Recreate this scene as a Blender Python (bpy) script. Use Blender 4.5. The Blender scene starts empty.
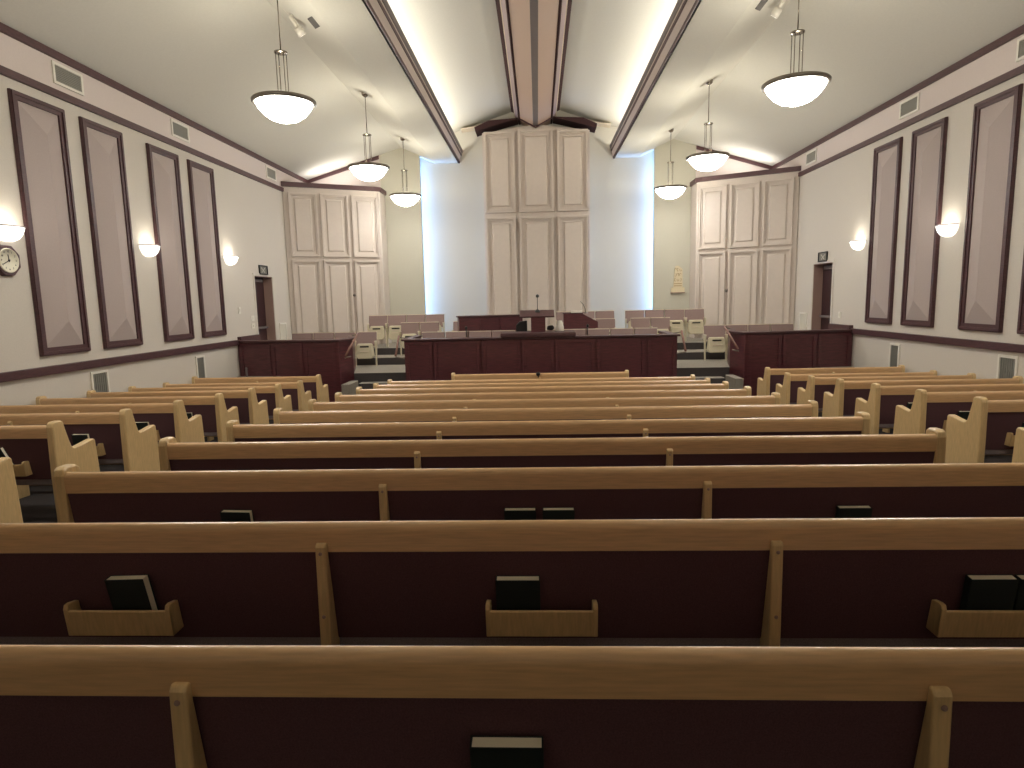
import bpy, bmesh, math, random
from mathutils import Vector, Matrix
random.seed(7)
S = bpy.context.scene
COL = S.collection
K = 1.0613          # room units -> metres (room measured relative to the eye)
H = 2.2             # eye height above the front floor
def P(x, y, z): return (x*K, y*K, z*K + H)
PI = math.pi

# ------------------------------------------------------------------ camera
cd = bpy.data.cameras.new('camera'); cam = bpy.data.objects.new('camera', cd); COL.objects.link(cam)
cd.sensor_width = 36; cd.lens = 36*628.2/1024; cd.clip_start = 0.05; cd.clip_end = 100
a, b, c = .0435, -.1348, -.0213
Ry = Matrix(((math.cos(a), -math.sin(a), 0), (math.sin(a), math.cos(a), 0), (0, 0, 1)))
r = Vector((1, 0, 0)); f = Vector((0, 1, 0)); u = Vector((0, 0, 1))
f2 = f*math.cos(b) + u*math.sin(b); u2 = u*math.cos(b) - f*math.sin(b)
r3 = r*math.cos(c) + u2*math.sin(c); u3 = u2*math.cos(c) - r*math.sin(c)
m = Matrix((Ry @ r3, Ry @ u3, -(Ry @ f2))).transposed().to_4x4()
m.translation = Vector((-.0112, 0, H)); cam.matrix_world = m
S.camera = cam

# ------------------------------------------------------------------ world, exposure
w = bpy.data.worlds.new('world'); S.world = w; w.use_nodes = True
w.node_tree.nodes['Background'].inputs[0].default_value = (.75, .85, 1, 1)
w.node_tree.nodes['Background'].inputs[1].default_value = 0.02
S.view_settings.view_transform = 'Standard'; S.view_settings.look = 'None'
S.view_settings.gamma = 1; S.view_settings.use_curve_mapping = False
S.view_settings.exposure = 0.72
S.cycles.max_bounces = 8; S.cycles.diffuse_bounces = 5; S.cycles.glossy_bounces = 3
S.cycles.sample_clamp_indirect = 4; S.cycles.use_denoising = True

E_PEND_UP, E_BOWL, E_SCONCE, E_COVE, E_BLUE, E_CAB = 48, 26, 2.8, 12, 14, 6.5

# ------------------------------------------------------------------ materials
def srgb(r, g, b):
    f = lambda v: (v/255/12.92) if v/255 <= .04045 else ((v/255+.055)/1.055)**2.4
    return (f(r), f(g), f(b), 1)
def mat(name, col, rough=.6, metal=0, spec=.5, noise=0, scale=20, stretch=(1,1,1), bump=0, bscale=200, coat=0):
    m = bpy.data.materials.new(name); m.use_nodes = True; nt = m.node_tree; bs = nt.nodes['Principled BSDF']
    bs.inputs['Base Color'].default_value = col; bs.inputs['Roughness'].default_value = rough
    bs.inputs['Metallic'].default_value = metal; bs.inputs['Specular IOR Level'].default_value = spec
    bs.inputs['Coat Weight'].default_value = coat; bs.inputs['Coat Roughness'].default_value = .25; bs.inputs['Coat IOR'].default_value = 1.65
    tc = nt.nodes.new('ShaderNodeTexCoord'); mp = nt.nodes.new('ShaderNodeMapping'); nt.links.new(tc.outputs['Object'], mp.inputs[0])
    mp.inputs['Scale'].default_value = stretch
    if noise:
        n = nt.nodes.new('ShaderNodeTexNoise'); n.inputs['Scale'].default_value = scale; n.inputs['Detail'].default_value = 4
        nt.links.new(mp.outputs[0], n.inputs[0])
        cr = nt.nodes.new('ShaderNodeValToRGB'); cr.color_ramp.elements[0].position = .3; cr.color_ramp.elements[1].position = .7
        cr.color_ramp.elements[0].color = tuple(v*(1-noise) for v in col[:3])+(1,)
        cr.color_ramp.elements[1].color = tuple(min(1, v*(1+noise)) for v in col[:3])+(1,)
        nt.links.new(n.outputs[0], cr.inputs[0]); nt.links.new(cr.outputs[0], bs.inputs['Base Color'])
    if bump:
        n2 = nt.nodes.new('ShaderNodeTexNoise'); n2.inputs['Scale'].default_value = bscale; nt.links.new(tc.outputs['Object'], n2.inputs[0])
        bp = nt.nodes.new('ShaderNodeBump'); bp.inputs['Strength'].default_value = bump; bp.inputs['Distance'].default_value = .01
        nt.links.new(n2.outputs[0], bp.inputs['Height']); nt.links.new(bp.outputs[0], bs.inputs['Normal'])
    return m
def emat(name, col, strength):
    m = bpy.data.materials.new(name); m.use_nodes = True; nt = m.node_tree; bs = nt.nodes['Principled BSDF']
    bs.inputs['Base Color'].default_value = (.8, .8, .8, 1); bs.inputs['Emission Color'].default_value = col
    bs.inputs['Emission Strength'].default_value = strength; return m
M = dict(
 wall=mat('greige_wall', srgb(208,200,188), .85, noise=.03, scale=60, bump=.08, bscale=150),
 olive=mat('olive_grey_wall', srgb(192,188,172), .85, noise=.03, scale=60, bump=.08, bscale=150),
 pink=mat('pale_pink_paint', srgb(210,197,190), .8, noise=.02, scale=40),
 ceil=mat('ceiling_paint', srgb(212,209,198), .9, noise=.02, scale=30, bump=.05, bscale=120),
 cabinet=mat('beige_pink_lacquer', srgb(207,195,184), .5, noise=.02, scale=10),
 trim=mat('burgundy_stained_wood', srgb(78,50,52), .45, noise=.25, scale=12, stretch=(1,1,8)),
 rost=mat('dark_cherry_wood', srgb(86,40,46), .4, noise=.3, scale=9, stretch=(.6,.6,6), coat=.2),
 oak=mat('light_oak', srgb(216,174,124), .34, noise=.12, scale=9, stretch=(.8,12,12), coat=.8),
 oakend=mat('light_oak_end', srgb(214,182,130), .4, noise=.1, scale=9, stretch=(12,9,1.2), coat=.5),
 fabric=mat('burgundy_brown_fabric', srgb(96,68,72), .95, noise=.18, scale=260, spec=.2, bump=.3, bscale=500),
 seat=mat('grey_brown_fabric', srgb(138,126,126), .95, noise=.2, scale=200, spec=.2, bump=.3, bscale=400),
 mauve=mat('mauve_fabric', srgb(152,130,126), .95, noise=.1, scale=150, spec=.2, bump=.3, bscale=400),
 shell=mat('beige_moulded_shell', srgb(206,196,168), .5, noise=.03, scale=20),
 rim=mat('cream_moulded_edge', srgb(222,208,186), .5),
 slot=mat('dark_slot', srgb(30,26,24), .8),
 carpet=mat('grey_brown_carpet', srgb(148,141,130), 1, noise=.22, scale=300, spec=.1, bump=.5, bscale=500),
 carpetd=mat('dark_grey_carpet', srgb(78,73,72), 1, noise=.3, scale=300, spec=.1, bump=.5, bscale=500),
 white=mat('white_plastic', srgb(225,220,208), .5),
 cream=mat('cream_plaster', srgb(214,200,168), .6),
 grille=mat('grey_grille', srgb(135,132,122), .5),
 dgrille=mat('grey_green_grille', srgb(130,129,122), .5),
 black=mat('black_plastic', srgb(22,20,20), .45),
 chrome=mat('brushed_nickel', srgb(150,142,132), .25, metal=1),
 pewter=mat('dark_pewter', srgb(128,120,110), .3, metal=.5),
 book=mat('dark_green_cloth', srgb(20,32,28), .6, bump=.2, bscale=300),
 pages=mat('cream_pages', srgb(242,232,208), .8, noise=.06, scale=80, stretch=(1,40,1)),
 jamb=mat('brown_painted_jamb', srgb(158,130,120), .55),
 doorwood=mat('dark_red_brown_door', srgb(56,30,32), .4, noise=.25, scale=10, stretch=(6,6,.6)),
 dial=mat('cream_clock_dial', srgb(228,222,200), .5),
 acou=mat('taupe_pink_fabric', srgb(180,166,160), .95, noise=.05, scale=120, bump=.15, bscale=300),
 tan=mat('tan_beam_paint', srgb(202,176,158), .6),
 steel=mat('grey_metal_strip', srgb(120,112,112), .45, metal=.3),
 mould=mat('dark_brown_moulding', srgb(62,42,42), .85, spec=.15),
 railwood=mat('brown_rail_wood', srgb(128,90,78), .45, noise=.15, scale=10),
 bowl=emat('lit_frosted_glass', (1, .97, .90, 1), E_BOWL),
 bowl2=emat('lit_sconce_glass', (1, .96, .88, 1), 1.2),
 led=emat('lit_cove_tube', (1, .97, .9, 1), 4),
 sky=emat('daylight_pane', (.24, .47, 1, 1), E_BLUE),
)

# ------------------------------------------------------------------ mesh helpers
class MB:
    def __init__(s): s.v = []; s.f = []; s.smooth = []
    def add(s, vs, fs, sm=False):
        o = len(s.v); s.v += [tuple(v) for v in vs]; s.f += [tuple(i+o for i in q) for q in fs]; s.smooth += [sm]*len(fs); return s
    def box(s, x0, x1, y0, y1, z0, z1):
        v = [(x, y, z) for x in (x0, x1) for y in (y0, y1) for z in (z0, z1)]
        return s.add(v, [(0,1,3,2), (4,6,7,5), (0,4,5,1), (2,3,7,6), (0,2,6,4), (1,5,7,3)])
    def prism(s, pts, axis, a0, a1):
        """pts 2D outline, extruded along axis. axis x: pts=(y,z); y: (x,z); z: (x,y)"""
        def mk(p, t): return {'x': (t, p[0], p[1]), 'y': (p[0], t, p[1]), 'z': (p[0], p[1], t)}[axis]
        n = len(pts); v = [mk(p, a0) for p in pts] + [mk(p, a1) for p in pts]
        fs = [tuple(range(n-1, -1, -1)), tuple(range(n, 2*n))] + [(i, (i+1) % n, n+(i+1) % n, n+i) for i in range(n)]
        return s.add(v, fs)
    def hexa(s, b8, t8):
        v = list(b8)+list(t8); n = len(b8)
        return s.add(v, [tuple(range(n-1, -1, -1)), tuple(range(n, 2*n))]+[(i, (i+1) % n, n+(i+1) % n, n+i) for i in range(n)])
    def tube(s, pts, r, n=8, r1=None):
        pts = [Vector(p) for p in pts]; rings = []
        for i, p in enumerate(pts):
            d = (pts[min(i+1, len(pts)-1)] - pts[max(i-1, 0)]).normalized()
            e = d.cross(Vector((0, 0, 1)));
            if e.length < .1: e = d.cross(Vector((1, 0, 0)))
            e.normalize(); g = d.cross(e); rr = r if r1 is None else r+(r1-r)*i/(len(pts)-1)
            rings.append([p + e*rr*math.cos(2*PI*k/n) + g*rr*math.sin(2*PI*k/n) for k in range(n)])
        v = [q for R in rings for q in R]; L = len(pts)
        fs = [(i*n+k, i*n+(k+1) % n, (i+1)*n+(k+1) % n, (i+1)*n+k) for i in range(L-1) for k in range(n)]
        fs += [tuple(range(n-1, -1, -1)), tuple(range((L-1)*n, L*n))]
        return s.add(v, fs, True)
    def lathe(s, prof, n=32, c=(0, 0, 0), a0=0, a1=2*PI):
        full = abs(a1-a0-2*PI) < 1e-6; m_ = n if full else n+1; v = []
        for (rr, z) in prof:
            for k in range(m_):
                t = a0+(a1-a0)*k/n; v.append((c[0]+rr*math.cos(t), c[1]+rr*math.sin(t), c[2]+z))
        fs = []
        for i in range(len(prof)-1):
            for k in range(n):
                k2 = (k+1) % m_ if full else k+1
                fs.append((i*m_+k, i*m_+k2, (i+1)*m_+k2, (i+1)*m_+k))
        return s.add(v, fs, True)
    def xf(s, fn): s.v = [tuple(fn(*v)) for v in s.v]; return s
    def build(s, name, mt, parent=None, bevel=0, loc=None, kind=None, label=None, seg=2):
        me = bpy.data.meshes.new(name)
        if loc is not None: vs = [(v[0]-loc[0], v[1]-loc[1], v[2]-loc[2]) for v in s.v]
        else: vs = s.v
        me.from_pydata(vs, [], s.f); me.polygons.foreach_set('use_smooth', s.smooth)
        bm = bmesh.new(); bm.from_mesh(me); bmesh.ops.remove_doubles(bm, verts=bm.verts, dist=1e-5)
        bmesh.ops.recalc_face_normals(bm, faces=bm.faces); bm.to_mesh(me); bm.free()
        mts = mt if isinstance(mt, (list, tuple)) else [mt]
        for q in mts: me.materials.append(q)
        o = bpy.data.objects.new(name, me); COL.objects.link(o)
        if loc is not None: o.location = loc
        if parent is not None: o.parent = parent
        if bevel:
            bv = o.modifiers.new('bevel', 'BEVEL'); bv.width = bevel; bv.segments = seg; bv.limit_method = 'ANGLE'; bv.angle_limit = math.radians(40)
        if kind: o['kind'] = kind
        if label: o['label'] = label
        return o
def thing(name, loc=(0, 0, 0), rz=0, label=None, cat=None, group=None):
    o = bpy.data.objects.new(name, None); COL.objects.link(o); o.empty_display_size = .1
    o.location = loc; o.rotation_euler = (0, 0, rz); tag(o, label, cat, group); return o
def tag(o, label=None, cat=None, group=None):
    if label: o['label'] = label
    if cat: o['category'] = cat
    if group: o['group'] = group
    return o
def kids(o): return [q for q in COL.objects if q.parent == o]
def dup(root, loc=None, rz=None, label=None, group=None):
    r_ = root.copy(); COL.objects.link(r_)
    if loc is not None: r_.location = loc
    if rz is not None: r_.rotation_euler = (0, 0, rz)
    if label: r_['label'] = label
    if group: r_['group'] = group
    for ch in kids(root):
        c_ = ch.copy(); COL.objects.link(c_); c_.parent = r_
        for g in kids(ch):
            d_ = g.copy(); COL.objects.link(d_); d_.parent = c_
    return r_
def U(mb): return mb.xf(P)      # room units -> world
def struct(name, mb, mt, bevel=0): return mb.build(name, mt, kind='structure', bevel=bevel)

# ------------------------------------------------------------------ floor (slopes down to the front)
ROWZ = [-.747, -.795, -.850, -.906, -.967, -1.025, -1.086, -1.146, -1.205, -1.272, -1.335, -1.345]
def yk(k): return 1.274 + .914*k
PH = .86
def fz(k): return H + ROWZ[k]*(yk(k)+.026)/yk(k) - .858
WX = 6.2*K; YB = 17.7*K
pts = [(-3.2, fz(0)+.235), (yk(0)-.05, fz(0))] + [(yk(k), fz(k)) for k in range(1, 11)] + [(yk(11)-.3, 0), (YB+.3, 0)]
prof = [(y, z) for y, z in pts] + [(YB+.3, -.3), (-3.2, -.3)]
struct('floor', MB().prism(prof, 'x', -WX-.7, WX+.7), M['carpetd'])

# ------------------------------------------------------------------ walls
ZF = -2.35; Y0, Y1 = -2.6, 17.9
DY0, DY1, DZT = 13.68, 14.60, .62
def side_wall(s, name):
    mb = MB(); xa, xb = 6.2, 6.4
    for (ya, yb, za, zb) in ((Y0, DY0, ZF, 2.747), (DY1, Y1, ZF, 2.747), (DY0, DY1, DZT, 2.747)):
        mb.box(s*xa, s*xb, ya, yb, za, zb)
    mb.box(s*xa, s*xb, DY0, DY1, ZF, -1.47)
    return struct(name, U(mb), M['wall'])
side_wall(-1, 'wall_left'); side_wall(1, 'wall_right')
for i, s in ((1, -1), (2, 1)):
    struct('trim_%d' % i, U(MB().box(s*6.2, s*6.4, Y0, Y1, 2.747, 3.45)), M['pink'])      # pink frieze band
    struct('trim_%d' % (i+2), U(MB().box(s*6.15, s*6.2, Y0, 17.35, 3.195, 3.285)), M['trim'])
    struct('trim_%d' % (i+4), U(MB().box(s*6.15, s*6.2, Y0, 15.6, 2.703, 2.792)), M['trim'])
    struct('trim_%d' % (i+6), U(MB().box(s*6.145, s*6.2, Y0, 13.62, -.825, -.717)), M['trim'], bevel=.008)
struct('wall_back', U(MB().box(-6.4, 6.4, Y0-.2, Y0, ZF, 5.6)), M['wall'])
# front walls: side portion (olive, stops at the recess), pink part above the cabinets, centre wall set back
YO, YC = 17.35, 17.7
for s, n in ((-1, 'wall_front_left'), (1, 'wall_front_right')):
    struct(n, U(MB().box(s*3.12, s*6.2, YO, YO+.1, ZF, 4.3)), M['olive'])
    pk = [(4.2, 2.6), (6.2, 2.6), (6.2, 3.3), (4.2, 3.91)]
    struct('trim_%d' % (9 if s < 0 else 10), U(MB().prism([(s*x, z) for x, z in pk], 'y', YO-.02, YO)), M['pink'])
    tr = [(6.2, 3.19), (6.2, 3.28), (4.2, 3.87), (4.2, 3.78)]
    struct('trim_%d' % (11 if s < 0 else 12), U(MB().prism([(s*x, z) for x, z in tr], 'y', YO-.06, YO-.02)), M['trim'])
struct('wall_front_center', U(MB().box(-6.2, 6.2, YC, YC+.2, ZF, 5.6)), mat('cool_grey_wall', srgb(204,200,188), .85, noise=.02, scale=60))
# tall hidden side windows in the recess behind the olive walls: daylight grazes the centre wall
for s, n in ((-1, 1), (1, 2)):
    struct('window_%d' % n, U(MB().box(s*3.42, s*3.46, YO+.12, YC-.01, -1.0, 3.62)), M['sky'])
    struct('wall_return_%s' % ('left' if s < 0 else 'right'), U(MB().box(s*3.47, s*3.55, YO+.1, YC, ZF, 4.2)), M['wall'])

# ------------------------------------------------------------------ ceiling
ceil = MB()
for s in (-1, 1):
    prof = [(6.35, 3.24), (3.6, 4.06), (2.78, 3.70), (2.10, 3.70), (2.10, 3.80), (2.62, 3.80), (2.62, 4.36), (.55, 5.0), (0, 5.05),
            (0, 5.3), (2.9, 4.6), (2.9, 4.3), (6.35, 4.3)]
    ceil.prism([(s*x, z) for x, z in prof], 'y', Y0, Y1)
struct('ceiling', U(ceil), M['ceil'])
# cove fascia with its dark mouldings
for i, s in ((13, -1), (14, 1)):
    def lean(z): return 2.085 - (z-3.70)*.27
    def strip(z0, z1, out):
        return [(s*(lean(z0)-out), z0), (s*(lean(z1)-out), z1), (s*(lean(z1)+.03), z1), (s*(lean(z0)+.03), z0)]
    o = struct('trim_%d' % i, U(MB().prism(strip(3.685, 4.02, 0), 'y', Y0, YC)), M['pink'])
    for z0, z1, out, mt in ((3.685, 3.73, .012, 'trim'), (3.875, 3.915, .012, 'trim'), (3.955, 4.03, .014, 'steel')):
        q = U(MB().prism(strip(z0, z1, out), 'y', Y0, YC)).build('moulding', M[mt], parent=o)
# central V shaped ridge beam
vb = MB().prism([(-.42, 4.66), (-.06, 4.475), (.06, 4.475), (.42, 4.66), (.42, 5.06), (-.42, 5.06)], 'y', Y0, YC-.02)
o = struct('trim_15', U(vb), M['tan'])
U(MB().prism([(-.065, 4.47), (.065, 4.47), (.055, 4.49), (-.055, 4.49)], 'y', Y0, YC-.02)).build('metal_strip', M['steel'], parent=o)
for s in (-1, 1):
    U(MB().prism([(s*.40, 4.64), (s*.43, 4.62), (s*.45, 4.66), (s*.42, 4.68)], 'y', Y0, YC-.02)).build('edge_moulding', M['mould'], parent=o)
    U(MB().prism([(s*.42, 4.66), (s*.53, 4.74), (s*.53, 5.04), (s*.42, 5.04)], 'y', Y0, YC-.02)).build('side_moulding', mat('lilac_grey_paint', srgb(168,150,150), .7), parent=o)
    U(MB().prism([(s*.53, 4.76), (s*.55, 4.76), (s*.55, 5.04), (s*.53, 5.04)], 'y', Y0, YC-.03)).build('light_bead', M['rim'], parent=o)
    U(MB().prism([(s*.55, 4.80), (s*.63, 4.84), (s*.63, 5.02), (s*.55, 5.02)], 'y', Y0, YC-.5)).build('outer_moulding', M['mould'], parent=o)
# V outline where the beam meets the front panelling
vo = MB()
for s in (-1, 1): vo.prism([(s*.44, 4.64), (0, 4.40), (0, 4.44), (s*.44, 4.68)], 'y', 17.14, 17.19)
U(vo).build('end_moulding', M['trim'], parent=o)
# cove lamps in the troughs
for s in (-1, 1):
    t = thing('cove_light', P(s*2.38, 7.4, 3.81), label='long cove light strip hidden in the %s ceiling trough' % ('left' if s < 0 else 'right'), cat='light')
    MB().box(-.03, .03, -9.4*K, 10*K, 0, .03).build('light_tube', M['led'], parent=t)
    ld = bpy.data.lights.new('cove_lamp', 'AREA'); ld.shape = 'RECTANGLE'; ld.size = .12; ld.size_y = 19.2*K; ld.energy = E_COVE*8; ld.color = (1, .96, .88)
    lo = bpy.data.objects.new('cove_lamp', ld); COL.objects.link(lo); lo.parent = t
    lo.location = (0, .3, .06); lo.rotation_euler = (PI, -s*.55, 0)

# ------------------------------------------------------------------ centre panelling on the front wall
t = thing('panelled_screen', P(0, 17.2, -1.13), label='tall beige moulded panel feature in the middle of the front wall', cat='wall panelling')
def top_z(x): return 4.60 - .13*abs(x)
def local(mb, t):
    l = t.location; return U(mb).xf(lambda x, y, z: (x-l[0], y-l[1], z-l[2]))
local(MB().prism([(-1.41, -1.13), (1.41, -1.13), (1.41, top_z(1.41)-.09), (0, top_z(0)-.09), (-1.41, top_z(1.41)-.09)], 'y', 17.22, YC-.005), t).build('backing', M['cabinet'], parent=t)
def frame_panel(mb, x0, x1, z0, z1, y, wd=.085, d=.05, inner=.03):
    """raised picture-frame moulding and bevelled field, facing -y"""
    def ring(X0, X1, Z0, Z1, w_, ya, yb):
        mb.box(X0, X1, ya, yb, Z0, Z0+w_); mb.box(X0, X1, ya, yb, Z1-w_, Z1); mb.box(X0, X0+w_, ya, yb, Z0+w_, Z1-w_); mb.box(X1-w_, X1, ya, yb, Z0+w_, Z1-w_)
    ring(x0, x1, z0, z1, wd*.45, y-d, y)
    q = wd*.45
    ring(x0+q, x1-q, z0+q, z1-q, wd*.3, y-d*.45, y)
    mb.add([(x0+wd+.03, y-.002, z0+wd+.03), (x1-wd-.03, y-.002, z0+wd+.03), (x1-wd-.03, y-.002, z1-wd-.03), (x0+wd+.03, y-.002, z1-wd-.03),
            (x0+wd+.06, y-inner, z0+wd+.06), (x1-wd-.06, y-inner, z0+wd+.06), (x1-wd-.06, y-inner, z1-wd-.06), (x0+wd+.06, y-inner, z1-wd-.06)],
           [(0,1,5,4), (1,2,6,5), (2,3,7,6), (3,0,4,7), (4,5,6,7)])
for (xa, xb) in ((-1.365, -.555), (-.46, .46), (.555, 1.365)):
    for (za, zb) in ((-1.1, 2.165), (2.275, None)):
        mb = MB()
        if zb is None:
            zb = 4.34
            if abs(xa+xb) < .1: zb = 4.38
        frame_panel(mb, xa, xb, za, zb, 17.22, wd=.13, d=.08, inner=.04)
        local(mb, t).build('moulded_panel', M['cabinet'], parent=t, bevel=.006)
for s in (-1, 1):     # dark cap pieces along the sloping top
    mb = MB().prism([(s*.46, 4.665), (s*1.235, 4.62), (s*1.60, 4.46), (s*1.58, 4.36), (s*.9, 4.54), (s*.46, 4.645)], 'y', 17.12, YC-.005)
    local(mb, t).build('top_cap', M['mould'], parent=t)
    mb = MB().prism([(s*.5, 4.70), (s*1.98, 4.50), (s*1.98, 4.48), (s*.5, 4.68)], 'y', 17.35, YC-.005)
    local(mb, t).build('white_ledge', M['rim'], parent=t)

# ------------------------------------------------------------------ corner cabinets with six moulded fields
def cabinet(s):
    t = thing('corner_cabinet', P(s*5.2, 16.5, -1.47), label='%s angled corner cupboard with six beige moulded panels under a dark cornice' % ('left' if s < 0 else 'right'), cat='cabinet')
    A = Vector((6.2, 15.56)); B = Vector((4.085, 16.68))
    foot = [(6.19, 15.565), (4.20, 16.62), (4.085, 16.72), (4.085, YO-.03), (6.19, YO-.03)]
    sx = lambda pts: [(s*x, y) for x, y in pts]
    local(MB().prism(sx(foot), 'z', -2.1, 2.9), t).build('carcass', M['cabinet'], parent=t)
    band = [(6.19, 15.50), (4.17, 16.575), (4.04, 16.69), (4.04, YO-.03), (6.19, YO-.03)]
    local(MB().prism(sx(band), 'z', 2.83, 2.94), t).build('cornice', M['trim'], parent=t)
    D = (B-A).normalized(); ln = (B-A).length; N = Vector((D.y, -D.x))   # towards the camera
    if N.y > 0: N = -N
    def face(mb):   # local (u, -out, z) -> world room coords
        return mb.xf(lambda x, y, z: (s*(A.x+D.x*x-N.x*y), A.y+D.y*x-N.y*y, z))
    for (ua, ub) in ((.125, .80), (.885, 1.565), (1.655, 2.33)):
        for (za, zb) in ((-2.0, 1.07), (1.15, 2.70)):
            mb = MB(); frame_panel(mb, ua, ub, za, zb, 0, wd=.10, d=.06, inner=.025)
            local(face(mb), t).build('moulded_panel', M['cabinet'], parent=t, bevel=.005)
    for uu in (.045, 2.37): local(face(MB().box(uu-.02, uu+.02, -.02, 0, -2.0, 2.78)), t).build('stile', M['cabinet'], parent=t)
    du = 1.61 if s < 0 else 1.61
    local(face(MB().box(du-.006, du+.006, -.004, 0, -2.0, 1.1)), t).build('door_gap', M['jamb'], parent=t)
    kb = MB().lathe([(0, .05), (.035, .045), (.04, .02), (.015, 0), (.015, -.03)], 12).xf(lambda x, y, z: (x, -z-.03, y))
    kb = face(kb.xf(lambda x, y, z: (x+du, y, z+(.18 if s < 0 else .10))))
    local(kb, t).build('door_knob', M['pewter'], parent=t, label='small dark metal door knob')
cabinet(-1); cabinet(1)
for s in (-1, 1):     # indirect light strips lying on top of the corner cupboards
    t = thing('cove_light', P(s*5.3, 16.85, 2.945), label='short light strip lying hidden on top of the %s corner cupboard' % ('left' if s < 0 else 'right'), cat='light')
    MB().box(-.6, .6, -.03, .03, 0, .03).build('light_tube', M['led'], parent=t)
    ld = bpy.data.lights.new('cove_lamp', 'AREA'); ld.shape = 'RECTANGLE'; ld.size = 1.2; ld.size_y = .08; ld.energy = E_CAB; ld.color = (1, .95, .9)
    lo = bpy.data.objects.new('cove_lamp', ld); COL.objects.link(lo); lo.parent = t
    lo.location = (0, 0, .06); lo.rotation_euler = (PI, 0, 0)

# ------------------------------------------------------------------ rostrum platform: landing and tiers
pl = MB()
pl.box(-6.2, 6.2, 12.86, YC, -2.4, -1.47)
pl.box(-2.7, 2.7, 12.5, 12.86, -2.4, -1.47)
for s in (-1, 1): pl.box(s*4.05, s*6.2, 12.55, 12.86, -2.4, -1.47)
pl.box(-4.7, 4.7, 14.5, YC, -1.47, -1.30)
pl.box(-4.7, 4.7, 15.25, YC, -1.30, -1.13)
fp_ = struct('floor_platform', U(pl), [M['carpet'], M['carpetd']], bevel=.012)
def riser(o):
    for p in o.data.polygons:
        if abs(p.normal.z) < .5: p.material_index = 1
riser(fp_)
for i, s in ((16, -1), (17, 1)):
    for q in (1, 2, 3):
        nm = 'trim_step_%d' % (q + (0 if s < 0 else 3))
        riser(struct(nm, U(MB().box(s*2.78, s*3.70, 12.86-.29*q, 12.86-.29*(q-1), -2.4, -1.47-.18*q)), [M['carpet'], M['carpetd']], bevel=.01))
    t = tag(U(MB().box(s*3.71, s*3.87, 12.0, 12.62, -2.2, -1.59)).build('carpeted_curb', M['carpet'], bevel=.01, loc=P(s*3.79, 12.3, -2.2)),
            'low carpeted curb beside the %s rostrum steps' % ('left' if s < 0 else 'right'), 'curb')

# ------------------------------------------------------------------ dark wood barriers
def barrier(name, label, segs, xr, front, frames, posts=()):
    t = thing(name, P((xr[0]+xr[1])/2, front, -2.07), label=label, cat='barrier')
    for pts_ in segs:
        local(MB().prism(pts_, 'z', -2.07, -.78), t).build('wood_body', M['rost'], parent=t)
    return t
def panelled(t, x0, x1, y, z0, z1, mt='rost'):
    mb = MB()
    for (a_, b_, c_, d_) in ((x0, x1, z0, z0+.10), (x0, x1, z1-.07, z1), (x0, x0+.07, z0+.10, z1-.07), (x1-.07, x1, z0+.10, z1-.07)):
        mb.box(a_, b_, y-.022, y, c_, d_)
    local(mb, t).build('raised_frame', M[mt], parent=t, bevel=.006)
tb = barrier('rostrum_barrier', 'long dark cherry wood barrier across the middle of the rostrum, carrying the pulpit', [], (-2.7, 2.7), 12.4, None)
body = [(-2.68, 12.40), (2.70, 12.40), (2.70, 13.75), (2.60, 13.75), (2.60, 12.50), (-2.58, 12.50), (-2.58, 13.75), (-2.68, 13.75)]
local(MB().prism(body, 'z', -2.07, -.79), tb).build('wood_body', M['rost'], parent=tb)
cap = [(-2.73, 12.34), (2.75, 12.34), (2.75, 13.78), (2.585, 13.78), (2.585, 12.54), (-2.57, 12.54), (-2.57, 13.78), (-2.73, 13.78)]
local(MB().prism(cap, 'z', -.79, -.75), tb).build('top_cap', M['trim'], parent=tb, bevel=.01)
for xa, xb in ((-2.66, -2.12), (-2.10, -1.16), (-1.12, -.36), (-.34, .30), (.32, 1.10), (1.14, 2.08), (2.12, 2.68)):
    panelled(tb, xa, xb, 12.40, -2.05, -.80)
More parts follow.
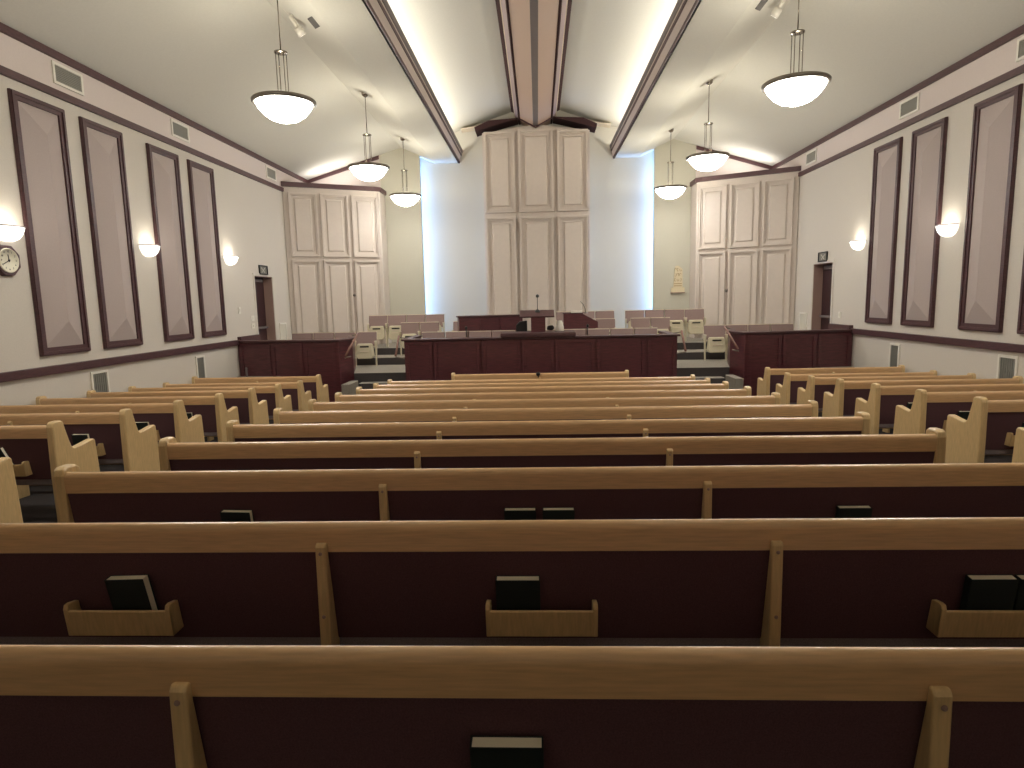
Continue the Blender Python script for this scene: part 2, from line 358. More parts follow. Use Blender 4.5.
for s in (-1, 1):
    side = 'left' if s < 0 else 'right'
    te = barrier('choir_barrier', 'dark cherry wood barrier at the %s side of the rostrum, reaching the wall' % side, [], (s*4, s*6.2), 12.5, None)
    bd = [(s*x, y) for x, y in ((6.19, 12.68), (4.0, 12.38), (3.86, 12.86), (4.09, 13.80), (4.20, 13.80), (3.95, 12.87), (4.12, 12.53), (6.19, 12.80))]
    local(MB().prism(bd, 'z', -2.09, -.775), te).build('wood_body', M['rost'], parent=te)
    cp = [(s*x, y) for x, y in ((6.19, 12.63), (3.97, 12.33), (3.82, 12.86), (4.06, 13.84), (4.24, 13.84), (3.99, 12.88), (4.16, 12.56), (6.19, 12.85))]
    local(MB().prism(cp, 'z', -.775, -.735), te).build('top_cap', M['trim'], parent=te, bevel=.01)
    for j in range(3):
        x0, x1 = 4.06+j*.71, 4.06+(j+1)*.71-.03
        mb = MB()
        for (a_, b_, c_, d_) in ((x0, x1, -2.07, -1.97), (x0, x1, -.87, -.80), (x0, x0+.07, -1.97, -.87), (x1-.07, x1, -1.97, -.87)):
            mb.box(a_, b_, -.02, .003, c_, d_)
        mb.xf(lambda x, y, z: (s*x, 12.38+(x-4.0)*.1364+y, z))
        local(mb, te).build('raised_frame', M['rost'], parent=te, bevel=.006)
    # wall mounted rail board behind the barrier (chair rail steps up on to the rostrum)
    struct('trim_%d' % (18 if s < 0 else 19), U(MB().box(s*6.12, s*6.2, 12.7, 13.60, -.80, -.66)), M['trim'])
    # handrails by the steps
    for q, (x, ya, za, yb, zb) in enumerate(((3.81, 12.92, -.64, 12.34, -1.05), (2.76, 12.62, -.70, 12.25, -1.07))):
        hr = thing('handrail', P(s*x, 12.86 if q == 0 else 12.4, -1.1), label='sloping wooden handrail on the %s side of the %s rostrum steps' % ('outer' if q == 0 else 'inner', side), cat='handrail')
        xo = s*(x-.06) if q == 0 else s*(x+.07)
        local(MB().tube([(xo, ya, za), (xo+(s*.10 if q == 0 else 0), yb, zb)], .022, 8), hr).build('rail', M['railwood'], parent=hr)
        for (yy, zz) in ((ya, za), (yb, zb)):
            local(MB().tube([(xo, yy, zz-.02), (s*(x+.06) if q == 0 else s*(x-.1), yy, zz-.05)], .014, 6), hr).build('bracket', M['pewter'], parent=hr)
tag(U(MB().box(-6.02, -5.985, 12.56, 12.585, -1.95, -1.28)).build('metal_strip', M['steel'], loc=P(-6, 12.57, -2.07)), 'thin pale upright strip on the left choir barrier', 'strip')
t = thing('microphone_button', P(-.023, 11.30, -1.35), label='small black device hanging over the top rail of the short front centre pew', cat='microphone')

# ------------------------------------------------------------------ pulpit and things on the rostrum
t2 = thing('pulpit', P(-.02, 13.1, -1.47), label='dark cherry wood pulpit rising behind the centre of the rostrum barrier', cat='pulpit')
local(MB().box(-.155, .135, 12.62, 12.93, -.70, -.37), t2).build('pedestal', M['rost'], parent=t2, bevel=.01)
local(MB().prism([(12.60, -.36), (12.97, -.235), (13.0, -.28), (12.98, -.37), (12.62, -.385)], 'x', -.38, .315), t2).build('reading_desk', M['trim'], parent=t2, bevel=.01)
local(MB().box(-.75, .725, 12.30, 12.99, -.75, -.67), t2).build('base_shelf', M['trim'], parent=t2, bevel=.015)
local(MB().box(-.34, .32, 12.56, 12.95, -1.47, -.75), t2).build('base_cabinet', M['rost'], parent=t2)
mc = thing('gooseneck_microphone', P(-.02, 12.85, -.27), label='slim black gooseneck microphone standing up from the pulpit desk', cat='microphone')
local(MB().tube([(-.02, 12.85, -.275), (-.02, 12.85, .03)], .008, 6), mc).build('stem', M['black'], parent=mc)
local(MB().lathe([(0, -.03), (.03, -.02), (.035, .01), (.02, .035), (0, .04)], 12, (-.018, 12.85, .04)), mc).build('head', M['black'], parent=mc)
local(MB().lathe([(.06, 0), (.05, .03), (.015, .06), (0, .06)], 12, (-.02, 12.85, -.28)), mc).build('foot', M['black'], parent=mc)
for x, lab in ((-1.445, 'thin black microphone stalk on the left part of the rostrum barrier'), (.965, 'thin black microphone stalk on the right part of the rostrum barrier')):
    q = thing('stalk_microphone', P(x, 12.5, -.735), label=lab, cat='microphone')
    MB().tube([(0, 0, 0), (0, .02, .17)], .012, 6).build('stem', M['black'], parent=q)
    MB().lathe([(0, .15), (.028, .165), (.028, .21), (0, .225)], 10).build('head', M['black'], parent=q)
# small black device on front pew
t.location = (-.024, 11.30, H-1.345+.0)
MB().lathe([(0, .03), (.03, .02), (.04, -.01), (.03, -.04), (0, -.05)], 12, (0, -.02, .0)).build('knob', M['black'], parent=t)
MB().box(-.012, .012, -.03, .03, -.075, -.03).build('clip', M['black'], parent=t)
# white rounded container on the pulpit shelf
q = thing('white_container', P(.425, 12.85, -.67), label='small white rounded object on the shelf right of the pulpit pedestal', cat='container')
MB().lathe([(0, 0), (.085, 0), (.092, .02), (.088, .10), (.065, .16), (.06, .20), (.045, .225), (0, .23)], 16).build('body', M['white'], parent=q)
# black rounded armchair behind the pulpit
q = thing('pulpit_chair', P(-.03, 13.1, -1.47), label='black rounded armchair half hidden behind the pulpit', cat='chair')
bk = MB()
for sx_, n_ in ((-1, 0), (1, 0)):
    pass
bk.prism([(-.52, .78), (-.50, 1.06), (-.42, 1.14), (-.24, 1.16), (-.24, .78), (-.30, .74), (-.46, .74)], 'y', .02, .12)
bk.build('backrest', M['black'], parent=q, bevel=.02)
MB().prism([(.22, .93), (.24, 1.02), (.36, 1.04), (.40, 1.0), (.40, .95), (.34, .91)], 'y', .0, .1).build('armrest', M['black'], parent=q, bevel=.02)
MB().box(-.35, .3, -.1, .35, .42, .52).build('seat', M['black'], parent=q, bevel=.03)
MB().box(-.30, .3, .10, .16, .52, .90).build('lower_back', M['black'], parent=q, bevel=.02)
for x, y in ((-.3, -.05), (.25, -.05), (-.3, .3), (.25, .3)): MB().box(x-.02, x+.02, y-.02, y+.02, 0, .43).build('leg', M['black'], parent=q)
q.scale = (.93, 1, .93)
# upright piano, its back to the congregation
q = thing('upright_piano', P(-1.06, 14.05, -1.47), rz=math.radians(14), label='dark cherry upright piano turned with its back to the pews', cat='piano')
MB().box(-.76, .76, 0, .32, .06, 1.15).build('case', M['rost'], parent=q, bevel=.01)
MB().box(-.79, .79, -.03, .36, 1.15, 1.185).build('lid', M['trim'], parent=q, bevel=.01)
MB().box(-.77, .76, .30, .74, .60, .76).build('keybed', M['rost'], parent=q, bevel=.01)
for x in (-.76, -.26, .22, .70): MB().box(x, x+.06, -.03, 0, .1, 1.1).build('back_post', M['rost'], parent=q)
for x in (-.74, .66): MB().box(x, x+.08, .56, .64, 0, .60).build('leg', M['rost'], parent=q)
MB().box(-.70, .70, .30, .56, .76, .775).build('keys', M['white'], parent=q)
MB().box(-.78, .78, .0, .4, 0, .06).build('plinth', M['rost'], parent=q)
# organ console seen from the side
q = thing('organ_console', P(.93, 14.1, -1.47), label='dark cherry organ console with sloping side right of the pulpit', cat='organ')
zt = (14.1*-.0256+1.47)*K
MB().prism([(-.40, 0), (-.40, zt), (.05, zt), (.41, zt-.19), (.41, zt-.34), (.30, zt-.36), (.20, zt-.42), (.20, .1), (.25, 0)], 'y', -.03, 0).build('side_panel', M['rost'], parent=q, bevel=.005)
MB().prism([(-.39, .0), (-.39, zt-.01), (.05, zt-.01), (.40, zt-.20), (.40, zt-.33), (.18, zt-.42), (.18, 0)], 'y', 0, .38).build('case', M['rost'], parent=q)
MB().box(-.41, .06, -.04, .42, zt, zt+.025).build('lid', M['trim'], parent=q, bevel=.005)
MB().box(-.2, .05, .05, .3, zt+.025, zt+.07).build('music_book', M['white'], parent=q)
g = thing('gooseneck_lamp', P(1.0, 14.15, -.35), label='thin pale gooseneck lamp on top of the organ console', cat='lamp')
MB().tube([(.06, 0, -.01), (.045, 0, .10), (0, 0, .2), (-.07, 0, .28)], .011, 6).build('stem', M['grille'], parent=g)
MB().lathe([(.05, 0), (.04, .03), (0, .035)], 10, (.06, 0, -.01)).build('foot', M['pewter'], parent=g)

# ------------------------------------------------------------------ folding choir seats
def make_seat():
    """exactly .50 wide between leg outsides; stretched to the row's seat spacing when placed"""
    t = thing('folding_seat', (0, 0, 0), label='', cat='seat')
    MB().prism([(.035, .50), (.10, .825), (.15, .82), (.085, .49)], 'x', -.238, .238).build('backrest', M['mauve'], parent=t, bevel=.012)
    rm = MB().prism([(.087, .47), (.152, .815), (.098, .824), (.10, .842), (.175, .832), (.11, .46)], 'x', -.244, .244)
    rm.build('back_shell', M['rim'], parent=t)
    st = MB()   # tipped-up seat, underside facing forward
    prof = [(-.175, .535), (-.15, .555), (.15, .555), (.175, .535), (.205, .26), (.16, .19), (-.16, .19), (-.205, .26)]
    n = len(prof)
    st.add([(x, -.10+(.58-z)*-.12, z) for x, z in prof] + [(x*1.03, -.01, z) for x, z in prof],
           [tuple(range(n)), tuple(range(2*n-1, n-1, -1))]+[(i, i+n, (i+1) % n+n, (i+1) % n) for i in range(n)])
    so = st.build('seat', M['shell'], parent=t, bevel=.02)
    MB().box(-.10, .10, -.125, -.10, .465, .50).build('handle_slot', M['slot'], parent=so)
    MB().box(-.10, .10, -.145, -.11, .36, .378).build('rib', M['rim'], parent=so)
    for s in (-1, 1):
        lg = MB().prism([(-.06, 0), (-.04, .38), (-.10, .56), (-.09, .60), (.10, .60), (.14, .58), (.06, .40), (.02, 0)], 'x', s*.238-.010, s*.238+.010)
        lo = lg.build('leg', M['shell'], parent=t)
        MB().box(s*.236-.013, s*.236+.013, -.10, .12, .595, .618).build('armrest', M['rim'], parent=lo)
    return t
proto = make_seat(); used = [False]
def place_seat(xu, yu, zu, label, group, wid=.5):
    loc = P(xu, yu, zu)
    if not used[0]: used[0] = True; o = proto; o.location = loc; o['label'] = label; o['group'] = group
    else: o = dup(proto, loc, 0, label, group)
    o.scale = (wid*K/.502, 1, 1); return o
ORD = ['first', 'second', 'third', 'fourth', 'fifth', 'sixth', 'seventh', 'eighth', 'ninth', 'tenth']
def seat_row(bounds, yu, zu, desc, group):
    for i in range(len(bounds)-1):
        place_seat((bounds[i]+bounds[i+1])/2, yu, zu, 'mauve fold-up choir seat, %s from the left %s' % (ORD[i], desc), group, bounds[i+1]-bounds[i])
seat_row([-5.74, -5.235, -4.73, -4.24, -3.735], 14.3, -1.47, 'in the low row behind the left barrier', 'left side choir seats')
seat_row([3.72, 4.215, 4.71, 5.21, 5.72], 14.3, -1.47, 'in the low row behind the right barrier', 'right side choir seats')
seat_row([-2.565+.513*i for i in range(11)], 13.62, -1.47, 'in the row just behind the central barrier', 'front centre choir seats')
seat_row([-4.305, -3.82, -3.335, -2.85, -2.37], 15.75, -1.13, 'in the rear row at left', 'rear left choir seats')
seat_row([2.15, 2.64, 3.13, 3.62, 4.11], 15.75, -1.13, 'in the rear row at right', 'rear right choir seats')
seat_row([.43, .92, 1.41, 1.90], 15.75, -1.13, 'in the rear row right of the pulpit', 'rear centre choir seats')
seat_row([-3.33, -2.86, -2.385], 15.0, -1.30, 'in the middle tier at left', 'middle left choir seats')
seat_row([2.18, 2.65, 3.12], 15.0, -1.30, 'in the middle tier at right', 'middle right choir seats')
seat_row([.87, 1.35, 1.83], 15.0, -1.30, 'in the middle tier behind the organ', 'middle centre choir seats')
place_seat(-1.84, 15.2, -1.30, 'mauve fold-up choir seat half hidden behind the piano', 'piano side choir seat')

# ------------------------------------------------------------------ church pews
def pew_parts(x0, x1, ends, braces, racks, parent, slope=.06):
    # ends: list of end centre x; coords local to the pew: y 0 = back of top rail, z 0 = floor
    L0, L1 = x0, x1
    rl = MB().prism([(.002, .748), (.000, .80), (-.001, .825), (.001, .838), (.005, .848), (.012, .855), (.019, .8585), (.025, .8585), (.031, .855), (.036, .848), (.039, .838), (.042, .748)], 'x', L0, L1)
    ro = rl.build('top_rail', M['oak'], parent=parent); ro.data.shade_smooth(); ro.data.set_sharp_from_angle(angle=math.radians(35))
    MB().prism([(.060, .378), (.008, .750), (.038, .750), (.10, .395)], 'x', L0, L1).build('backrest', M['fabric'], parent=parent)
    MB().prism([(.064, .325), (.064, .375), (.095, .435), (.13, .455), (.48, .46), (.515, .44), (.515, .365), (.48, .345), (.13, .325)], 'x', L0, L1).build('seat', M['seat'], parent=parent, bevel=.01)
    MB().prism([(.15, .30), (.15, .335), (.49, .35), (.49, .315)], 'x', L0, L1).build('seat_board', M['oak'], parent=parent)
    zb = lambda y: -slope*y
    for i, ex in enumerate(ends):
        pr = [(-.005, zb(0)), (-.012, .40), (-.004, .84), (.006, .874), (.03, .886), (.095, .884), (.120, .868), (.133, .81), (.168, .69), (.188, .638), (.215, .620),
              (.29, .626), (.44, .648), (.466, .643), (.477, .625), (.482, .55), (.498, .30), (.515, zb(.515))]
        hw = .032
        MB().prism(pr, 'x', ex-hw, ex+hw).build('pew_end', M['oakend'], parent=parent, bevel=.012)
    for bx in braces:
        mb = MB().prism([(-.038, zb(0)-.001), (-.024, .775), (-.016, .788), (0, .788), (.004, .74), (.060, .385), (.10, .37), (.10, zb(.10))], 'x', bx-.0205, bx+.0205)
        bo = mb.build('brace', M['oakend'], parent=parent, bevel=.006)
        for zz in (.752, .51):
            yy = -.0265-(.765-zz)*.0157
            MB().lathe([(0, .004), (.006, .003), (.007, 0)], 10).xf(lambda x, y, z: (x+bx, -z+yy, y+zz)).build('screw_plug', M['jamb'], parent=bo)
    for rx in racks:
        mb = MB()
        mb.prism([(-.018, .432), (-.030, .530), (-.018, .532), (-.006, .436)], 'x', rx-.205, rx+.205)
        mb.box(rx-.205, rx+.205, -.018, .052, .426, .438)
        for s in (-1, 1):
            xx = rx+s*.205; xa, xb = (xx-.018, xx) if s > 0 else (xx, xx+.018)
            mb.prism([(-.019, .426), (-.032, .538), (-.026, .554), (-.008, .556), (.030, .548), (.052, .430)], 'x', xa, xb)
        mb.build('book_rack', M['oakend'], parent=parent, bevel=.003)
FROM = ['nearest the camera', 'second from the camera', 'third from the camera', 'fourth from the camera', 'fifth from the camera', 'sixth from the camera',
        'seventh from the camera', 'eighth from the camera', 'ninth from the camera', 'tenth from the camera', 'just behind the short front pew']
cp = thing('church_pew', (0, yk(0), fz(0)), label='long oak and burgundy pew in the centre block, nearest the camera', cat='pew', group='long centre pews')
pew_parts(-2.52, 2.52, (-2.54, 2.54), (-.820, .826), (-1.61, -.015, 1.607), cp)
for k in range(1, 11):
    dup(cp, (0, yk(k), fz(k)), 0, 'long oak and burgundy pew in the centre block, %s' % FROM[k])
fp = thing('church_pew', (0, yk(11), fz(11)), label='short oak centre pew in front, facing the rostrum barrier', cat='pew', group='front pews')
pew_parts(-1.58, 1.58, (-1.58, 1.58), (0,), (-.8, .8), fp, slope=0)
for s in (-1, 1):
    side = 'left' if s < 0 else 'right'
    sp = thing('church_pew', (s*5.30, yk(3)+.08, fz(3)), label='oak side pew by the %s wall, nearest the camera' % side, cat='pew', group='%s side pews' % side)
    pew_parts(-1.18, 1.18, (-1.18, 1.18), (s*-.04,), (-s*.735, s*.5), sp)
    for k in range(4, 12):
        i = k-3; lab = 'oak side pew by the %s wall, %s' % (side, ('foremost, closest to the barrier' if k == 11 else '%s from the camera' % ORD[i]))
        dup(sp, (s*5.30, yk(k)+.08, fz(k)), 0, lab)

# ------------------------------------------------------------------ hymn books
def make_book(label, loc, tilt=0, lean=-.14, rz=0):
    t = thing('hymn_book', loc, label=label, cat='book')
    h_, w_, d_ = .208, .162, .034
    MB().box(-w_/2+.004, w_/2-.004, .003, d_-.003, .003, h_-.002).build('pages', M['pages'], parent=t)
    mb = MB(); mb.box(-w_/2, w_/2, 0, .0028, 0, h_); mb.box(-w_/2, w_/2, d_-.0028, d_, 0, h_); mb.box(-w_/2, -w_/2+.003, 0, d_, 0, h_)
    mb.build('cover', M['book'], parent=t, bevel=.001)
    t.rotation_euler = (-lean, tilt, rz); return t
book0 = make_book('dark green hymn book standing in the rack of the nearest centre pew', (-.095, yk(0)+.008, fz(0)+.440))
def put(k, x, label, side=0, tilt=0, rz=0, dz=0, dy=0):
    y = yk(k) + (.08 if side else 0)
    o = dup(book0, (x, y+.008+dy, fz(k)+.440+dz), None, label); o.rotation_euler = (.14, tilt, rz); return o
put(1, -.10, 'dark green hymn book upright in the middle rack of the second pew')
put(1, -1.56, 'dark green hymn book leaning in the left rack of the second pew', tilt=-.07, rz=-.1, dz=.006)
put(1, 1.585, 'left one of two dark green hymn books in the right rack of the second pew')
put(1, 1.755, 'right one of two dark green hymn books in the right rack of the second pew')
put(2, -1.60, 'dark green hymn book in the left rack of the third centre pew', rz=-.06)
put(2, -.118, 'left one of two hymn books in the middle rack of the third centre pew')
put(2, .078, 'right one of two hymn books in the middle rack of the third centre pew')
put(2, 1.555, 'dark green hymn book in the right rack of the third centre pew')
put(4, -4.56, 'tilted dark green hymn book on the left side pew second from the camera', 1, tilt=-.35, dz=.012)
put(5, -4.56, 'dark green hymn book behind the arm of the third left side pew', 1)
put(6, -4.53, 'dark green hymn book on the fourth left side pew from the camera', 1)
put(7, -4.54, 'dark green hymn book on the fifth left side pew from the camera', 1)
put(5, 4.56, 'dark green hymn book on the third right side pew from the camera', 1)
put(6, 4.57, 'dark green hymn book on the fourth right side pew from the camera', 1)
put(7, 4.56, 'dark green hymn book on the fifth right side pew from the camera', 1)

# ------------------------------------------------------------------ acoustic wall panels
def wall_xf(s, y0):   # local: x along the wall (+Y world), y out of the wall, z up  (room units)
    return lambda x, y, z: (s*(6.2-y), y0+x, z)
def acoustic(s, yc, label):
    t = thing('acoustic_panel', P(s*6.2, yc, -.585), label=label, cat='wall panel', group='%s wall fabric panels' % ('left' if s < 0 else 'right'))
    hw = .428; z0, z1 = -.587, 2.575; fw = .10
    mb = MB()
    for (a_, b_, c_, d_) in ((-hw, hw, z0, z0+fw), (-hw, hw, z1-fw, z1), (-hw, -hw+fw, z0+fw, z1-fw), (hw-fw, hw, z0+fw, z1-fw)):
        mb.box(a_, b_, .001, .035, c_, d_)
    for (a_, b_, c_, d_) in ((-hw+.012, hw-.012, z0+.012, z0+.05), (-hw+.012, hw-.012, z1-.05, z1-.012), (-hw+.012, -hw+.05, z0+.05, z1-.05), (hw-.05, hw-.012, z0+.05, z1-.05)):
        mb.box(a_, b_, .035, .05, c_, d_)
    local(mb.xf(wall_xf(s, yc)), t).build('frame', M['trim'], parent=t)
    q = hw-fw+.005; zb, zt = z0+fw-.005, z1-fw+.005
    mb = MB().add([(-q, .01, zb), (q, .01, zb), (q, .01, zt), (-q, .01, zt), (0, .10, zb+.33), (0, .10, zt-.33)],
                  [(0, 1, 4), (1, 2, 5, 4), (2, 3, 5), (3, 0, 4, 5)])
    local(mb.xf(wall_xf(s, yc)), t).build('faceted_cushion', M['acou'], parent=t)
for s in (-1, 1):
    side = 'left' if s < 0 else 'right'
    for i, yc in enumerate((5.33, 6.49, 7.975, 9.13, 10.605, 11.785)):
        if i == 0: continue
        lab = 'tall burgundy framed fabric panel on the %s wall, %s' % (side, ['', 'closest to the camera', 'beside the first wall light' if s > 0 else 'between clock and second panel',
              'second of the nearer pair', 'just past the middle wall lamp', 'last before the rostrum door'][i])
        acoustic(s, yc-.018, lab)

# ------------------------------------------------------------------ wall sconces
def sconce(s, yc, label, z=.955):
    t = thing('wall_sconce', P(s*6.2, yc, z), label=label, cat='wall lamp', group='%s wall sconces' % ('left' if s < 0 else 'right'))
    t.rotation_euler = (0, 0, -PI/2 if s < 0 else PI/2)     # local +y points out of... see arcs below
    prof = [(0.0, -.19), (.10, -.185), (.19, -.155), (.25, -.10), (.285, -.04), (.30, .0), (.29, .0), (.26, -.05), (.2, -.12), (.1, -.16), (0, -.165)]
    mb = MB().lathe([(rr, z_) for rr, z_ in prof], 24, (0, 0, 0), 0, PI).xf(lambda x, y, z: (x, y*.75+.01, z))
    mb.build('glass_bowl', M['bowl2'], parent=t)
    MB().lathe([(.298, -.004), (.308, -.004), (.308, .012), (.298, .012), (.298, -.004)], 24, (0, 0, 0), 0, PI).xf(lambda x, y, z: (x, y*.76+.01, z)).build('rim', M['steel'], parent=t)
    ld = bpy.data.lights.new('sconce_bulb', 'POINT'); ld.energy = E_SCONCE; ld.color = (1, .93, .80); ld.shadow_soft_size = .09
    lo = bpy.data.objects.new('sconce_bulb', ld); COL.objects.link(lo); lo.parent = t; lo.location = (0, .24, .04)
    t.scale = (.74, .78, .95)
for s in (-1, 1):
    side = 'left' if s < 0 else 'right'
    for yc, d in ((4.6, 'nearest the viewer, just out of the picture'), (7.25, 'above the clock' if s < 0 else 'beside the nearest framed panel'), (9.94, 'between the two pairs of framed panels'), (12.6, 'nearest the rostrum door')):
        sconce(s, yc, 'glowing half-bowl wall lamp on the %s wall %s' % (side, d))

# ------------------------------------------------------------------ pendants
def pendant_build():
    t = thing('pendant_lamp', (0, 0, 0), label='', cat='pendant lamp')
    R_ = .415*K
    prof = [(0, -.265), (.09, -.257), (.185, -.226), (.27, -.168), (.33, -.10), (.362, -.045), (.372, -.01)]
    MB().lathe([(.364, -.012), (.354, -.045), (.32, -.095), (.26, -.16), (.18, -.216), (.09, -.246), (0, -.255)], 40).build('added_bowl_liner', M['white'], parent=t)  # unlit white liner added so the glowing bowl doesn't overlight the ceiling
    MB().lathe(prof, 40).build('glass_bowl', M['bowl'], parent=t)
    MB().lathe([(.365, -.03), (.40, -.035), (.418, -.02), (.42, .01), (.41, .02), (.395, .02), (.39, .0), (.365, -.005), (.365, -.03)], 40).build('metal_rim', M['pewter'], parent=t)
    cr = MB().lathe([(.0, .622), (.088, .622), (.088, .636), (0, .636)], 20); cr.build('collar', M['chrome'], parent=t)
    for k in range(4):
        aa = PI/4+k*PI/2; MB().tube([(.074*math.cos(aa), .074*math.sin(aa), -.15), (.074*math.cos(aa), .074*math.sin(aa), .635)], .0065, 6).build('support_rod', M['chrome'], parent=t)
    for k in range(3):
        aa = k*2*PI/3; MB().tube([(.08*math.cos(aa), .08*math.sin(aa), -.14), (.36*math.cos(aa), .36*math.sin(aa), -.02)], .007, 6).build('spider_arm', M['chrome'], parent=t)
    MB().lathe([(.0, -.19), (.09, -.185), (.1, -.15), (.09, -.13), (0, -.13)], 16).build('socket_plate', M['chrome'], parent=t)
    zc = (3.873-2.545)*K
    MB().tube([(0, 0, .63), (0, 0, zc)], .008, 8).build('stem', M['chrome'], parent=t)
    MB().lathe([(0, zc-.05), (.03, zc-.05), (.065, zc-.02), (.07, zc+.03), (0, zc+.03)], 16).build('canopy', M['chrome'], parent=t)
    for nm, e, z_, col, rad in (('bulb', E_PEND_UP, -.02, (1, .94, .80), .07),):
        ld = bpy.data.lights.new(nm, 'POINT'); ld.energy = e; ld.color = col; ld.shadow_soft_size = rad
        lo = bpy.data.objects.new(nm, ld); COL.objects.link(lo); lo.parent = t; lo.location = (0, 0, z_)
    return t
pp = pendant_build(); first = True
for s in (-1, 1):
    side = 'left' if s < 0 else 'right'
    for yc, d in ((4.2, 'overhead, just out of the picture'), (8.29, 'nearest and largest of the %s row' % side), (12.33, 'middle of the %s row' % side), (15.68, 'farthest of the %s row, before the olive wall' % side)):
        lab = 'glowing bowl pendant lamp, %s' % d
        if 'overhead' in d: lab = 'glowing bowl pendant lamp of the %s row, %s' % (side, d)
        if first: pp.location = P(s*3.2, yc, 2.545); pp['label'] = lab; pp['group'] = 'bowl pendants'; first = False
        else: dup(pp, P(s*3.2, yc, 2.545), 0, lab, 'bowl pendants')

# ------------------------------------------------------------------ track spots on the ceiling
for s in (-1, 1):
    side = 'left' if s < 0 else 'right'
    base = Vector(P(s*3.36, 9.12, 4.0)); t = thing('spotlight', base, label='small white spotlight fixed to the %s ceiling slope' % side, cat='spotlight')
    MB().box(-.06, .06, -.09, .09, -.03, .02).build('mount', M['white'], parent=t, bevel=.005)
    MB().tube([(0, 0, -.02), (s*-.03, .02, -.10)], .018, 8).build('arm', M['white'], parent=t)
    d = Vector((s*-.30, .35, -.55)).normalized(); p0 = Vector((s*-.0, .0, -.08))
    MB().tube([p0, p0+d*.17], .028, 14).build('lamp_neck', M['white'], parent=t)
    hd = MB().tube([p0+d*.17, p0+d*.29], .06, 18).build('lamp_head', M['white'], parent=t)
    MB().tube([p0+d*.289, p0+d*.292], .05, 18).build('lens', M['bowl2'], parent=hd)
    pz = thing('ceiling_dark_patch', P(s*2.97, 8.98, 3.765), label='thin dark grey patch on the ceiling beside the %s spotlight' % side, cat='plate')  # plate here is only a thin dark grey patch
    MB().prism([(-.05, .0), (.05, .0), (.05, .012), (-.05, .012)], 'y', -.16, .16).xf(lambda x, y, z: (x, y, z+ s*-x*.44)).build('plate', mat('dark_grey_patch', srgb(92,88,84), .7), parent=pz)  # flat dark grey slab lying along the ceiling slope

# ------------------------------------------------------------------ vents
def vent(s, y0, y1, z0, z1, label, mt='grille', vertical=False):
    t = thing('wall_vent', P(s*6.2, (y0+y1)/2, z0), label=label, cat='vent')
    fw = .035; mb = MB()
    for (a_, b_, c_, d_) in ((y0, y1, z0, z0+fw), (y0, y1, z1-fw, z1), (y0, y0+fw, z0+fw, z1-fw), (y1-fw, y1, z0+fw, z1-fw)):
        mb.box(a_, b_, .0, .02, c_, d_)
    local(mb.xf(lambda x, y, z: (s*(6.2-y), x, z)), t).build('frame', M['white'], parent=t)
    mb = MB().box(y0+fw, y1-fw, 0, .004, z0+fw, z1-fw)
    if vertical:
        n = 7
        for i in range(n):
            yy = y0+fw+(y1-y0-2*fw)*(i+.5)/n; mb.box(yy-.006, yy+.006, .004, .014, z0+fw, z1-fw)
    else:
        n = 9
        for i in range(n):
            zz = z0+fw+(z1-z0-2*fw)*(i+.5)/n; mb.box(y0+fw, y1-fw, .004, .014, zz-.006, zz+.004)
    local(mb.xf(lambda x, y, z: (s*(6.2-y), x, z)), t).build('grille', M[mt], parent=t)
for s in (-1, 1):
    side = 'left' if s < 0 else 'right'
    for yc, d in ((8.56, 'closest to the camera'), (11.2, 'middle one'), (14.97, 'by the corner cupboard')):
        vent(s, yc-.27, yc+.27, 2.88, 3.155, 'white framed air vent in the pink frieze of the %s wall, %s' % (side, d))
    vent(s, 8.36, 8.71, -1.40, -.88, 'white framed floor level vent under the %s wall rail, nearer one' % side, 'dgrille', True)
    vent(s, 11.04, 11.34, -1.40, -.91, 'white framed floor level vent under the %s wall rail, farther one' % side, 'dgrille', True)
    vent(s, 14.85, 15.24, -1.0, -.46, 'small white vent between the door and cupboard on the %s wall' % side, 'white', True)

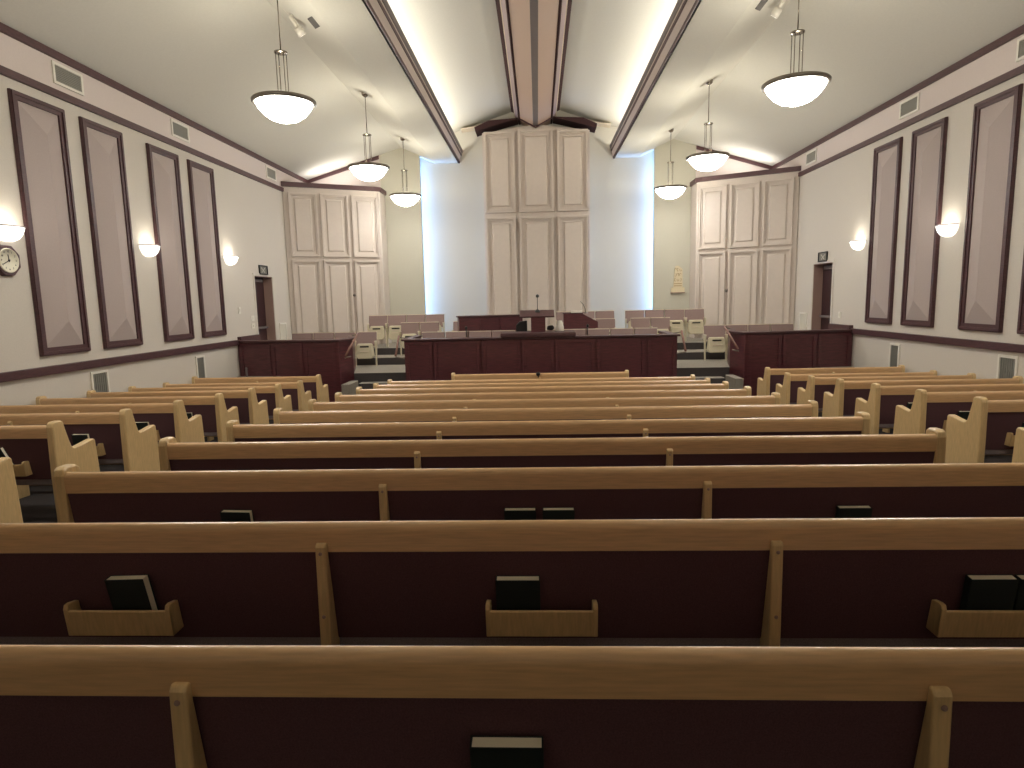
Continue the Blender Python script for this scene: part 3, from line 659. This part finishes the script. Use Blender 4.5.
# ------------------------------------------------------------------ doors
for s, n in ((-1, 1), (1, 2)):
    side = 'left' if s < 0 else 'right'
    dr = struct('door_%d' % n, U(MB().box(s*6.40, s*6.44, DY0-.02, DY1+.02, -1.47, DZT+.02)), M['doorwood'])
    U(MB().box(s*6.34, s*6.40, DY0+.35, DY0+.75, .50, .56)).build('door_closer', M['steel'], parent=dr)
    U(MB().box(s*6.33, s*6.36, DY0+.08, DY1-.08, -.56, -.51)).build('push_bar', M['steel'], parent=dr)
    jm = MB(); jm.box(s*6.2, s*6.40, DY1-.012, DY1+.02, -1.47, DZT); jm.box(s*6.2, s*6.40, DY0-.02, DY0+.012, -1.47, DZT); jm.box(s*6.2, s*6.40, DY0, DY1, DZT-.012, DZT+.02)
    U(jm).build('door_jamb', M['jamb'], parent=dr)
    cs = MB(); cs.box(s*6.185, s*6.2, DY1, DY1+.06, -1.47, DZT+.06); cs.box(s*6.185, s*6.2, DY0-.06, DY0, -1.47, DZT+.06); cs.box(s*6.185, s*6.2, DY0, DY1, DZT, DZT+.06)
    U(cs).build('casing', M['wall'], parent=dr)
    sg = thing('door_sign', P(s*6.2, 14.15, .76), label='small black framed sign above the %s rostrum door' % side, cat='sign')
    mb = MB()
    for (a_, b_, c_, d_) in ((-.21, .21, -.105, -.08), (-.21, .21, .08, .105), (-.21, -.185, -.08, .08), (.185, .21, -.08, .08)): mb.box(a_, b_, 0, .03, c_, d_)
    local(mb.xf(lambda x, y, z: (s*(6.2-y), 14.15+x, .76+z)), sg).build('frame', M['black'], parent=sg)
    face_ = local(MB().box(-.19, .19, 0, .012, -.09, .09).xf(lambda x, y, z: (s*(6.2-y), 14.15+x, .76+z)), sg).build('face', M['grille'], parent=sg)
    mk = MB()
    for (x0_, z0_, x1_, z1_) in ((-.10, .05, .0, -.01), (.0, -.01, .09, .05), (-.06, -.05, .0, -.01), (.0, -.01, .07, -.055)): mk.tube([(x0_, .014, z0_), (x1_, .014, z1_)], .006, 5)
    local(mk.xf(lambda x, y, z: (s*(6.2-y), 14.15+x, .76+z)), sg).build('mark', M['white'], parent=face_)

# switches and sensors
def plate(s, y, z, w_, h_, nm, label, cat, extra=True):
    t = thing(nm, P(s*6.2, y, z), label=label, cat=cat)
    local(MB().box(s*6.185, s*6.2, y-w_/2, y+w_/2, z-h_/2, z+h_/2), t).build('cover', M['white'], parent=t, bevel=.003)
    if extra: local(MB().box(s*6.172, s*6.185, y-w_/8, y+w_/8, z-h_/5, z+h_/5), t).build('toggle', M['white'], parent=t)
plate(-1, 13.45, -.30, .15, .11, 'light_switch', 'upper white switch plate left of the left rostrum door', 'switch')
plate(-1, 13.45, -.465, .15, .11, 'light_switch', 'lower white switch plate left of the left rostrum door', 'switch')
plate(-1, 12.87, -.12, .10, .14, 'wall_phone_jack', 'small white wall device left of the switch plates', 'wall device')
plate(1, 13.28, -.47, .09, .13, 'light_switch', 'small white switch on the right wall beside the rostrum door', 'switch')

# ------------------------------------------------------------------ wall clock (octagonal)
ck = thing('wall_clock', P(-6.2, 7.19, .565), label='octagonal dark wood wall clock with cream dial on the left wall', cat='clock')
ck.rotation_euler = (PI/2, 0, PI/2)      # local x -> +Y, local y -> up, local z -> +X
Ro = .215; ck.scale = (.97, .97, 1)
octa = lambda R_: [(R_*math.cos(PI/8+i*PI/4), R_*math.sin(PI/8+i*PI/4)) for i in range(8)]
MB().hexa([(x, y, 0) for x, y in octa(Ro)], [(x, y, .05) for x, y in octa(Ro*.93)]).build('case', M['trim'], parent=ck, bevel=.006)
MB().lathe([(0, .052), (.138, .052), (.142, .06), (.150, .062), (.156, .05)], 40).build('dial', M['dial'], parent=ck)
def hand(ang, L, w_):
    mb = MB().box(-w_/2, w_/2, -.02, L, .058, .061); ca, sa = math.cos(ang), math.sin(ang)
    return mb.xf(lambda x, y, z: (x*ca+y*sa, -x*sa+y*ca, z))
hand(math.radians(242), .10, .008).build('minute_hand', M['black'], parent=ck)
hand(math.radians(352), .075, .011).build('hour_hand', M['black'], parent=ck)
MB().lathe([(0, .066), (.012, .064), (.013, .055)], 12).build('hub', M['black'], parent=ck)
dg = bpy.context.evaluated_depsgraph_get()
for n in range(1, 13):
    cu = bpy.data.curves.new('numeral', 'FONT'); cu.body = str(n); cu.size = .033; cu.align_x = 'CENTER'; cu.align_y = 'CENTER'; cu.extrude = .001
    ob = bpy.data.objects.new('tmp', cu); me = bpy.data.meshes.new_from_object(ob)
    o = bpy.data.objects.new('numeral', me); COL.objects.link(o); me.materials.append(M['black']); o.parent = ck
    an = n*PI/6; o.location = (.112*math.sin(an), .112*math.cos(an), .055)
    bpy.data.objects.remove(ob); bpy.data.curves.remove(cu)

# ------------------------------------------------------------------ hymn board on the olive wall at right
hb = thing('hymn_board', P(3.77, YO, .435), label='cream carved hymn board with a small ledge on the right front wall', cat='board')
mb = MB().prism([(-.13, -.24), (-.09, .28), (-.08, .36), (.0, .38), (.06, .34), (.13, .28), (.14, -.24)], 'y', -.02, 0)
mb.build('backing', M['cream'], parent=hb, bevel=.004)
MB().box(-.19, .19, -.05, 0, -.38, -.24).build('base', M['cream'], parent=hb, bevel=.006)
MB().box(-.20, .20, -.07, 0, -.40, -.38).build('ledge', M['jamb'], parent=hb)
mk = MB()
for i, z_ in enumerate((.26, .12, -.02)):
    for j, x_ in enumerate((-.07, .0, .07)):
        aa = (i*3+j)*1.3; pts_ = [(x_+.026*math.cos(aa+q*.9), -.026, z_+.045*math.sin(aa+q*.9)) for q in range(5)]
        mk.tube(pts_, .008, 5)
for z_ in (-.13, -.19): mk.box(-.11, .11, -.03, -.02, z_-.015, z_+.01)
mk.build('relief', mat('tan_relief', srgb(176,152,112), .6), parent=hb, label='tan relief carving')
